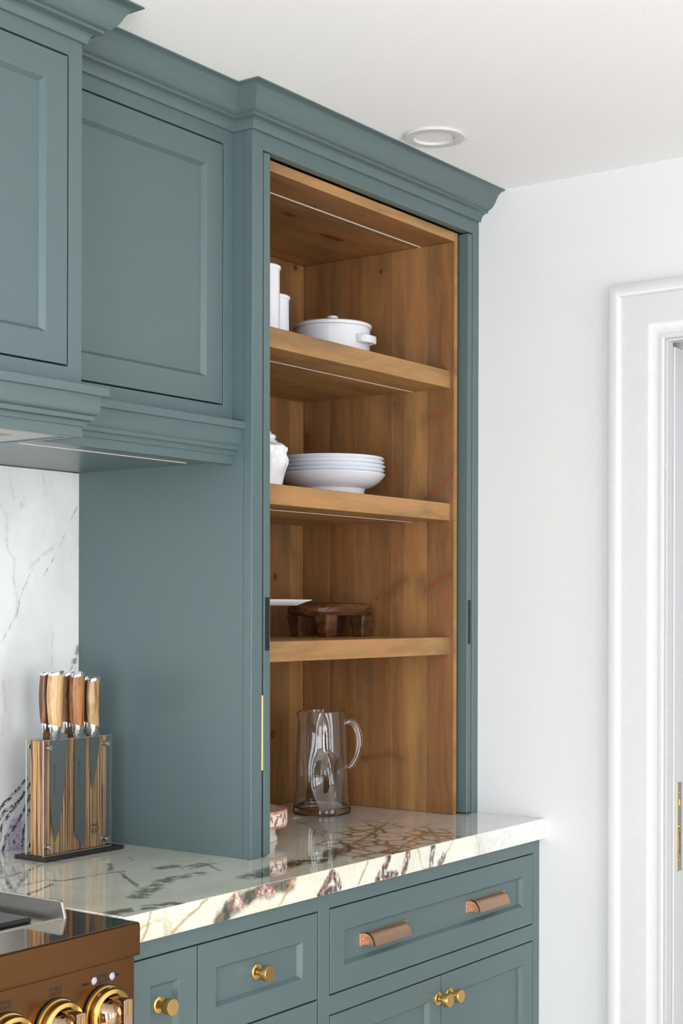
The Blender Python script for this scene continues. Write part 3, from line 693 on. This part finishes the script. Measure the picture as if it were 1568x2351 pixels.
for cx, fl in ((-1.462, 6), (-1.5595, 4), (-1.657, 1), (-1.7545, 0), (-1.852, 2), (-1.9495, 3)):
    range_knob(cx, .788)
    burner_icon(cx - .002, .8415 + .001, {6: 6, 4: 4, 1: 5, 0: 0, 2: 2, 3: 3}[fl])
for x, z in ((-1.4835, .8425), (-1.4455, .8420)):
    l = rg.add('indicator_lamp', revY(x, z, [(.0060, PY + .0004), (.0060, PY - .0018), (.0050, PY - .0024), (.0046, PY - .0016)], 24), 'chrome', smooth=True)
    rg.add('lamp_lens', revY(x, z, [(.0046, PY - .001), (.0040, PY - .0026), (.0020, PY - .0034), (0, PY - .0036)], 20), 'lamp_lens', parent=l, smooth=True)
RXF = Matrix.Rotation(PI / 2, 4, 'X')
lo = rg.loc
for body, x, z in (('Ready', -1.4995, .8405), ('On', -1.4335, .8422)):
    text(rg, None, body, .0062, (x - lo[0], PY - .0004 - lo[1], z - lo[2]), RXF, 'ink')

# ------------------------------------------------------------------ knife block and knives
kb = Thing('knife_block', 'zebra-striped wooden knife block with clear acrylic sides on a black base', 'knife block', (-1.005, -.131, ZC))
KX, KY = -1.005, -.131
kb.add('base', boxbm(-1.1135, -.9005, -.1745, -.0885, ZC, ZC + .0078), 'black', bevel=.0008)
blk = kb.add('block', boxbm(-1.0985, -.9240, -.1470, -.1160, ZC + .0080, 1.1490), 'zebra', bevel=.0006)
for y0, y1 in ((-.1570, -.1535), (-.1095, -.1060)):
    a = kb.add('acrylic_side', boxbm(-1.1015, -.9175, y0, y1, ZC + .0082, 1.1505), 'acrylic')
    kb.add('acrylic_edge', boxbm(-1.1022, -1.1014, y0, y1, ZC + .0082, 1.1505), 'acrylic_edge', parent=a)
    kb.add('acrylic_edge', boxbm(-1.1015, -.9175, y0, y1, 1.1504, 1.1508), 'acrylic_edge', parent=a)
    kb.add('acrylic_edge', boxbm(-1.1015, -.9175, y0, y1, ZC + .0079, ZC + .0083), 'acrylic_edge', parent=a)
for x, z in ((-1.088, 1.136), (-.932, 1.134), (-1.088, .945), (-.932, .943)):
    for s, y in ((-1, -.1570), (1, -.1060)):
        k = kb.add('screw', revY(x, z, [(.0055, y), (.0058, y + s * .0022), (.0050, y + s * .0036), (.0, y + s * .0036)], 24), 'chrome', smooth=True)
        kb.add('spacer', cylY(x, z, -.1535 if s < 0 else -.1160, -.1470 if s < 0 else -.1095, .0035, 16), 'chrome')
# emblem printed on the acrylic: ring of dots and a small horned figure
bm = newbm(); ex, ez, ey = -.957, .966, -.1474
for k in range(26):
    a = 2 * PI * k / 26; q = .0125
    box(bm, ex + q * math.cos(a) - .0005, ex + q * math.cos(a) + .0005, ey, ey + .0003, ez + q * math.sin(a) - .0005, ez + q * math.sin(a) + .0005)
for k in range(40):
    a = 2 * PI * k / 40; q = .0104
    box(bm, ex + q * math.cos(a) - .0009, ex + q * math.cos(a) + .0009, ey, ey + .0003, ez + q * math.sin(a) - .00025, ez + q * math.sin(a) + .00025)
for x0, x1, z0, z1 in ((-.0062, .0062, .0052, .0070), (-.0066, -.0046, .0066, .0082), (.0046, .0066, .0066, .0082), (-.0040, .0040, .0040, .0054), (-.0048, -.0040, -.0010, .0044), (.0040, .0048, -.0010, .0044), (-.0052, -.0026, -.0048, -.0008), (.0026, .0052, -.0048, -.0008), (-.0060, -.0040, -.0086, -.0044), (.0040, .0060, -.0086, -.0044), (-.0030, -.0022, -.0078, -.0044), (.0022, .0030, -.0078, -.0044), (-.0022, .0022, -.0084, -.0076)):
    box(bm, ex + x0, ex + x1, ey, ey + .0003, ez + z0, ez + z1)
kb.add('emblem', bm, 'ink', parent=blk)

def knife(label, hx, hw, yb, ztop, zh, spine, edge, ztip, kind, wood, back=False, lean=0.0):
    """hx: handle centre x; blade hangs from the bolster between spine and edge x"""
    t = Thing('kitchen_knife', label, 'knife', (hx, yb, ZC + .012), group='knives in the block')
    zb = 1.155
    # handle: oval section, fuller in the middle and at the butt
    rings = []; N = 24
    Hh = ztop - .004 - zh
    for i in range(13):
        u = i / 12; z = zh + u * Hh
        s = .80 + .24 * math.sin(PI * min(1, u * .62 + .10)) + .02 * u
        wx = hw / 2 * s; wy = hw * .37 * s
        cx = hx + lean * (z - zh) - .0025 * math.sin(PI * u) + .001
        slope = .0045 if i == 0 else 0
        rings.append([(cx + wx * math.cos(2 * PI * k / N), yb + wy * math.sin(2 * PI * k / N), z - slope * math.cos(2 * PI * k / N) + (.0022 * math.cos(2 * PI * k / N) if i == 12 else 0)) for k in range(N)])
    h = t.add('handle', loft(rings), wood, smooth=True)
    top = rings[-1]; c = Vector((sum(p[0] for p in top) / N, yb, ztop - .004))
    cap = loft([[(c.x + (p[0] - c.x) * s, yb + (p[1] - yb) * s, p[2] + dz) for p in top] for s, dz in ((1.0, 0.0001), (1.0, .0050), (.94, .0062), (.3, .0066))])
    t.add('end_cap', cap, 'chrome', smooth=True)
    # bolster tapering down into the blade
    rb = []
    for z, sx, sy in ((zh + .002, .80, .80), (zh - .006, .78, .74), (zh - .014, .72, .55), (zb + .004, .62, .30), (zb - .006, .50, .12)):
        cx = hx + (spine + hw * .40 - hx) * max(0, min(1, (zh - z) / (zh - zb + .01))) * .8
        rb.append([(cx + hw / 2 * sx * math.cos(2 * PI * k / N), yb + hw * .37 * sy * math.sin(2 * PI * k / N), z - (.0045 * math.cos(2 * PI * k / N) if z > zh - .001 else 0)) for k in range(N)])
    t.add('bolster', loft(rb), 'chrome', smooth=True)
    # blade outline in x, z
    L = zb - ztip; wd_ = edge - spine; pts = []
    if kind == 'chef':
        pts = [(spine, zb + .006), (spine, zb), (spine + .0005, ztip + .42 * L), (spine + .003, ztip + .20 * L), (spine + wd_ * .27, ztip)]
        for u in (.10, .22, .36, .52, .70, .86): pts.append((spine + wd_ * (.27 + .73 * (u / .9) ** .52), ztip + u * L))
        pts += [(edge, zb - .004), (edge, zb + .004), (spine + wd_ * .45, zb + .010)]
    elif kind == 'bread':
        pts = [(spine, zb + .006), (spine, ztip + .14 * L)]
        for u in (.08, .04, .015): pts.append((spine + wd_ * (1 - (u / .14) ** .6) * .9 + .0, ztip + u * L))
        pts.append((edge, ztip))
        n = 34
        for i in range(1, n): pts.append((edge - (.0016 if i % 2 else 0), ztip + (L - .010) * i / n))
        pts += [(edge, zb), (spine + wd_ * .45, zb + .008)]
    else:
        pts = [(spine, zb + .006), (spine + .0004, ztip + .4 * L), (spine + wd_ * .22, ztip)]
        for u in (.15, .35, .6, .85): pts.append((spine + wd_ * (.22 + .78 * (u / .88) ** .6), ztip + u * L))
        pts += [(edge, zb - .002), (edge, zb + .006), (spine + wd_ * .5, zb + .012)]
    bl = loft([[(x, y, z) for x, z in pts] for y in (yb - .0010, yb + .0010)])
    b = t.add('blade', bl, 'blade')
    return t, b
YK = -.1502
k1, b1 = knife('chef knife with pale wooden handle at the front of the block', -1.0660, .0335, YK, 1.2810, 1.1760, -1.0785, -1.0350, .9520, 'chef', HW[1])
k2, b2 = knife('serrated bread knife with amber figured wooden handle', -1.0075, .0325, YK, 1.2760, 1.1735, -1.0135, -.9850, .9350, 'bread', HW[3])
k3, b3 = knife('small paring knife with tan handle at the right of the block', -.9630, .0290, YK, 1.2660, 1.1715, -.9730, -.9470, 1.0480, 'paring', HW[5])
YB = -.1130
knife('knife with dark walnut handle at the left rear of the block', -1.0535, .0310, YB, 1.2800, 1.1760, -1.0640, -1.0300, .9700, 'chef', HW[0])
knife('knife with brown striped handle standing behind the pale-handled knife', -.9970, .0290, YB, 1.2760, 1.1760, -1.0080, -.9820, .9800, 'chef', HW[2])
knife('knife with darkest handle half hidden behind the amber-handled knife', -.9475, .0270, YB, 1.2650, 1.1740, -.9560, -.9340, 1.0300, 'paring', HW[4])
RV = RXF @ Matrix.Rotation(PI / 2, 4, 'Z')
for t, b, x, z0 in ((k1, b1, -1.0690, 1.090), (k2, b2, -1.0045, 1.092)):
    lo = t.loc
    text(t, b, 'SCHMIDT BROS.', .0062, (x - lo[0], YK - .0013 - lo[1], z0 - .022 - lo[2]), RV, 'inkgrey')
    bm = newbm()
    for k in range(20):
        a = 2 * PI * k / 20
        box(bm, x + .0036 * math.cos(a) - .0005, x + .0036 * math.cos(a) + .0005, YK - .0014, YK - .0010, z0 + .007 + .0046 * math.sin(a) - .0005, z0 + .007 + .0046 * math.sin(a) + .0005)
    for sx in (-1, 1): box(bm, x + sx * .0012 - .0004, x + sx * .0012 + .0004, YK - .0014, YK - .0010, z0 + .0045, z0 + .0095)
    t.add('blade_mark', bm, 'inkgrey', parent=b)

# ------------------------------------------------------------------ things in the cabinet
S1, S2, S3 = 1.9285 + .0414, 1.6150 + .0414, 1.2985 + .0414
def at_angle(v): return math.atan2(v[1], v[0])
A_R = at_angle((rt.x, rt.y)); A_F = at_angle((-fw.x, -fw.y))
def adiff(a, b): return (a - b + PI) % (2 * PI) - PI

# glass jug with pinched sides
def jug_r(r, z, a):
    inner = 0
    f = adiff(a, A_F + 0.05)
    dent = .0190 * math.exp(-((z - .085) / .040) ** 2) * math.exp(-(f / .42) ** 2)
    groove = .0045 * math.exp(-(f / .22) ** 2) * max(0, min(1, (z - .10) / .04)) * max(0, min(1, (.235 - z) / .03))
    f2 = adiff(a, A_R - .75)
    dent2 = .0120 * math.exp(-((z - .10) / .028) ** 2) * math.exp(-(f2 / .28) ** 2)
    f3 = adiff(a, A_F + PI)
    dent3 = .0160 * math.exp(-((z - .085) / .040) ** 2) * math.exp(-(f3 / .42) ** 2)
    k = max(0, min(1, (z - .012) / .02))
    sp = adiff(a, A_R + PI)
    lip = .0065 * math.exp(-(sp / .30) ** 2) * max(0, (z - .215) / .0275)
    dz = -.004 * math.exp(-(sp / .30) ** 2) * max(0, (z - .225) / .0175)
    return r - k * (dent + groove + dent2 + dent3) + lip, dz
po = [(.0662, 0), (.0685, .002), (.0692, .006), (.0688, .012), (.0672, .020), (.0650, .030), (.0634, .042), (.0624, .055), (.0617, .070), (.0613, .085), (.0611, .100), (.0609, .115), (.0607, .130), (.0603, .145), (.0598, .160), (.0593, .175), (.0586, .190), (.0575, .205), (.0562, .220), (.0550, .232), (.0541, .241), (.0538, .2425)]
pi_ = [(r - .0030, z) for r, z in po[::-1] if z > .014]
pi_[0] = (.0512, .2425)
prof = po + pi_ + [(.0600, .0160), (.0560, .0130), (.030, .0120), (.0006, .0120)]
jg = Thing('glass_jug', 'clear glass jug with pinched sides on the worktop inside the cabinet', 'jug', (-.236, -.180, ZC + .0006))
jb = lathe([(.0006, 0)] + prof, 96, jug_r)
jg.add('body', jb, 'glass', local=True, smooth=True)
R_ = Vector((rt.x, rt.y, 0))
hp = [(.0560, .212), (.066, .217), (.0790, .208), (.0880, .185), (.0895, .160), (.0835, .135), (.0730, .116), (.0640, .108), (.0585, .112)]
pts = []
for i in range(len(hp) - 1):
    for k in range(4):
        u = k / 4; p0 = hp[max(i - 1, 0)]; p1 = hp[i]; p2 = hp[i + 1]; p3 = hp[min(i + 2, len(hp) - 1)]
        q = [0.5 * ((2 * p1[j]) + (-p0[j] + p2[j]) * u + (2 * p0[j] - 5 * p1[j] + 4 * p2[j] - p3[j]) * u * u + (-p0[j] + 3 * p1[j] - 3 * p2[j] + p3[j]) * u ** 3) for j in (0, 1)]
        pts.append(tuple(R_ * q[0] + Vector((0, 0, q[1]))))
jg.add('handle', tube(pts, [.0075 - .0020 * i / len(pts) for i in range(len(pts))], 16), 'glass', local=True, smooth=True)

# low carved pedestal dish
cd = Thing('pedestal_dish', 'round low pedestal dish with carved white leaf band behind the left door', 'dish', (-.663, -.300, ZC + .0006))
cd.add('rim_band', lathe([(.0780, .0300), (.0840, .0305), (.0850, .0330), (.0850, .0630), (.0838, .0655), (.0790, .0655), (.0770, .0630), (.0765, .0320)], 72, closed=True), 'carved', local=True, smooth=True)
cd.add('top', lathe([(.0770, .0600), (.0770, .0640), (.0010, .0640), (.0010, .0600)], 64), 'greywood', local=True)
cd.add('underside', lathe([(.0600, .0305), (.0775, .0305), (.0775, .0345), (.001, .0345)], 64), 'whitewash', local=True)
cd.add('foot', lathe([(.0010, 0), (.0640, 0), (.0640, .0060), (.0600, .0120), (.0600, .0305), (.0010, .0305)], 64), 'whitewash', local=True, smooth=True)

# carved stool-shaped stand
st = Thing('wooden_stand', 'dark carved wooden stand with four chunky legs on the lowest shelf', 'stand', (-.210, -.185, S3 + .0004))
def superr(hx, hy, n, e=4.0):
    r = []
    for k in range(n):
        a = 2 * PI * k / n + .02; c, s = math.cos(a), math.sin(a)
        r.append((hx * math.copysign(abs(c) ** (2 / e), c), hy * math.copysign(abs(s) ** (2 / e), s)))
    return r
random.seed(3)
rings = []
for s, z in ((.78, .0480), (.93, .0500), (1.0, .0580), (1.0, .0690), (.955, .0760), (.80, .0800), (.4, .0795)):
    rings.append([(x * s + random.uniform(-.0012, .0012), y * s + random.uniform(-.0012, .0012), z + random.uniform(-.0008, .0008)) for x, y in superr(.111, .067, 28)])
st.add('slab', loft(rings), 'stool', local=True)
for sx in (-1, 1):
    for sy in (-1, 1):
        cx, cy = sx * .072, sy * .040
        rr = []
        for z, hw, dx in ((0, .0155, -.002), (.012, .0175, -.001), (.030, .0205, 0), (.0520, .0235, .001)):
            rr.append([(cx + sx * dx + q[0] * hw + random.uniform(-.001, .001), cy + q[1] * hw * .95 + random.uniform(-.001, .001), z + (0 if z == 0 else random.uniform(-.0008, .0008))) for q in ((-.8, -1), (.75, -1), (1, -.7), (1, .75), (.7, 1), (-.75, 1), (-1, .7), (-1, -.75))])
        st.add('leg', loft(rr), 'stool', local=True, bevel=.001)

# white tray on a foot
wt = Thing('serving_tray', 'white porcelain footed tray in front of the wooden stand', 'tray', (-.600, -.265, S3 + .0004))
def rr_ring(hx, hy, z, rad=.012, n=6):
    out = []
    for cx, cy, a0 in ((hx - rad, hy - rad, 0), (-hx + rad, hy - rad, PI / 2), (-hx + rad, -hy + rad, PI), (hx - rad, -hy + rad, 1.5 * PI)):
        for k in range(n):
            a = a0 + PI / 2 * k / (n - 1); out.append((cx + rad * math.cos(a), cy + rad * math.sin(a), z))
    return out
tz = .0720
wt.add('dish', loft([rr_ring(.070, .060, tz), rr_ring(.080, .064, tz + .0004), rr_ring(.096, .076, tz + .0085), rr_ring(.1115, .080, tz + .0118), rr_ring(.1120, .0805, tz + .0130), rr_ring(.110, .078, tz + .0138), rr_ring(.090, .068, tz + .0100), rr_ring(.076, .058, tz + .0045)]), 'porcelain', local=True, smooth=True)
wt.add('foot', lathe([(.001, 0), (.040, 0), (.041, .003), (.022, .010), (.014, .025), (.014, .050), (.024, .066), (.040, .0725), (.001, .0725)], 48,
    lambda r, z, a: (r, 0)), 'porcelain', local=True, smooth=True).location = (-.045, .02, 0)

# plates stacked in a footed bowl
px, py = -.256, -.220
bowl = lathe([(.001, .004), (.066, .004), (.067, 0), (.0735, 0), (.0765, .010), (.0790, .026), (.0815, .0300), (.0960, .0350), (.1110, .0440), (.1210, .0545), (.1262, .0610), (.1275, .0628), (.1268, .0645), (.1245, .0640),
    (.1170, .0560), (.1060, .0470), (.0920, .0405), (.0760, .0370), (.001, .0365)], 96)
tag(obj('footed_bowl', bowl, 'porcelain', smooth=True), 'white footed bowl at the bottom of the plate stack on the middle shelf', 'bowl').location = (px, py, S2 + .0004)
plate_me = None
words_ = ['lowest of the four white plates, resting in the footed bowl', 'second white plate up from the footed bowl', 'white plate just under the topmost in the stack', 'topmost white plate of the stack on the middle shelf']
for i in range(4):
    if plate_me is None:
        bm = lathe([(.001, 0), (.070, 0), (.086, .0020), (.101, .0085), (.113, .0185), (.1215, .0255), (.1258, .0278), (.1266, .0292), (.1258, .0302), (.1225, .0296), (.112, .0228), (.100, .0135), (.085, .0068), (.070, .0045), (.001, .0045)], 96)
        o = obj('plate', bm, 'porcelain', smooth=True); plate_me = o.data
    else:
        o = bpy.data.objects.new('plate', plate_me); COL.objects.link(o)
    o.location = (px + (0, .0012, -.0008, -.0035)[i], py + (.0008, -.0006, .001, 0)[i], S2 + .0440 + i * .0094)
    tag(o, words_[i], 'plate', 'plates stacked on the middle shelf')

# figural lidded jar with shell relief
def shell(r, z, a):
    f = adiff(a, A_R + .1); k = math.exp(-(f / .9) ** 2)
    s = r
    s += .006 * k * math.exp(-((z - .100) / .016) ** 2) * (1 + .6 * math.cos(3 * a))
    s += .0050 * math.cos(11 * a + z * 30) * math.exp(-((z - .072) / .024) ** 2)
    s += .0025 * math.cos(7 * a) * math.exp(-((z - .03) / .02) ** 2)
    return s, .0015 * math.cos(5 * a) * math.exp(-((z - .10) / .02) ** 2)
tj = Thing('figural_jar', 'white glazed jar with moulded shell relief beside the plate stack', 'jar', (-.642, -.305, S2 + .0004))
tj.add('body', lathe([(.001, 0.0000), (.056, 0.0000), (.058, 0.0027), (.0555, 0.0108), (.0565, 0.0225), (.0600, 0.0360), (.0640, 0.0468), (.0670, 0.0576), (.0655, 0.0666), (.0610, 0.0738), (.0600, 0.0792), (.0630, 0.0846), (.0625, 0.0900), (.0560, 0.0945), (.050, 0.0963), (.001, 0.0963)], 110, shell), 'ceramic', local=True, smooth=True)
tj.add('lid', lathe([(.001, 0.0959), (.052, 0.0959), (.0500, 0.0990), (.0420, 0.1044), (.0405, 0.1080), (.0430, 0.1116), (.0410, 0.1152), (.0330, 0.1179), (.0300, 0.1233), (.0230, 0.1287), (.0120, 0.1323), (.001, 0.1332)], 80, lambda r, z, a: (r + .0015 * math.cos(6 * a) * math.exp(-((z - .124) / .006) ** 2), 0)), 'ceramic', local=True, smooth=True)

# lidded casserole
cs = Thing('casserole_dish', 'white lidded casserole dish with loop handles on the top shelf', 'casserole', (-.225, -.200, S1 + .0004))
cs.add('pot', lathe([(.001, .003), (.080, .003), (.081, 0), (.0850, 0), (.0875, .006), (.0885, .020), (.0892, .060), (.0898, 0.0880), (.0905, 0.0955), (.0895, 0.0980), (.0860, 0.0980), (.0850, 0.0900), (.0830, .015), (.001, .010)], 80), 'ceramic', local=True, smooth=True)
ld = cs.add('lid', lathe([(.001, 0.0985), (.0900, 0.0985), (.0930, 0.0995), (.0945, 0.1025), (.0938, 0.1060), (.0905, 0.1085), (.0850, 0.1095), (.060, 0.1145), (.030, 0.1175), (.016, 0.1180), (.001, 0.1180)], 80), 'ceramic', local=True, smooth=True)
cs.add('lid_knob', lathe([(.001, 0.1175), (.009, 0.1175), (.008, 0.1210), (.0135, 0.1255), (.0140, 0.1290), (.011, 0.1312), (.001, 0.1320)], 40), 'ceramic', local=True, parent=ld, smooth=True)
for sgn in (0, PI):
    a0 = A_R - .55 + sgn; pts = []
    for k in range(15):
        u = -1 + 2 * k / 14; q = .0860 + .0235 * (1 - abs(u) ** 3.2); aa = a0 + u * .36
        pts.append((q * math.cos(aa), q * math.sin(aa), .0680 - .003 * (1 - u * u)))
    rings = []
    for i, p in enumerate(pts):
        rad = Vector((p[0], p[1], 0)).normalized(); p = Vector(p)
        rings.append([tuple(p + rad * (c * .0045) + Vector((0, 0, s * .0095))) for c, s in ((-1, -.8), (-.6, -1), (.6, -1), (1, -.8), (1, .8), (.6, 1), (-.6, 1), (-1, .8))])
    cs.add('handle', loft(rings), 'ceramic', local=True, smooth=True, bevel=.0015)

# two straight canisters
def canister(x, y, r, h, label):
    t = Thing('canister', label, 'canister', (x, y, S1 + .0004), group='canisters on the top shelf')
    t.add('body', lathe([(.001, .004), (r - .006, .004), (r - .005, 0), (r - .0015, .0005), (r - .0005, .004), (r, .010), (r, h - .012), (r - .0004, h - .010), (r - .0004, h - .008), (r - .004, h - .006), (r - .006, h - .010), (r - .006, .010), (.001, .009)], 64), 'ceramic', local=True, smooth=True)
    t.add('rim', lathe([(r - .0045, h - .009), (r + .0012, h - .0095), (r + .0026, h - .0065), (r + .0022, h - .0025), (r - .001, h - .0002), (r - .005, h - .0012)], 64, closed=True), 'ceramic', local=True, smooth=True)
canister(-.5415, -.270, .0355, .1165, 'short white canister beside the lidded casserole')
canister(-.6300, -.315, .0345, .160, 'tall white canister half hidden by the left pocket door')
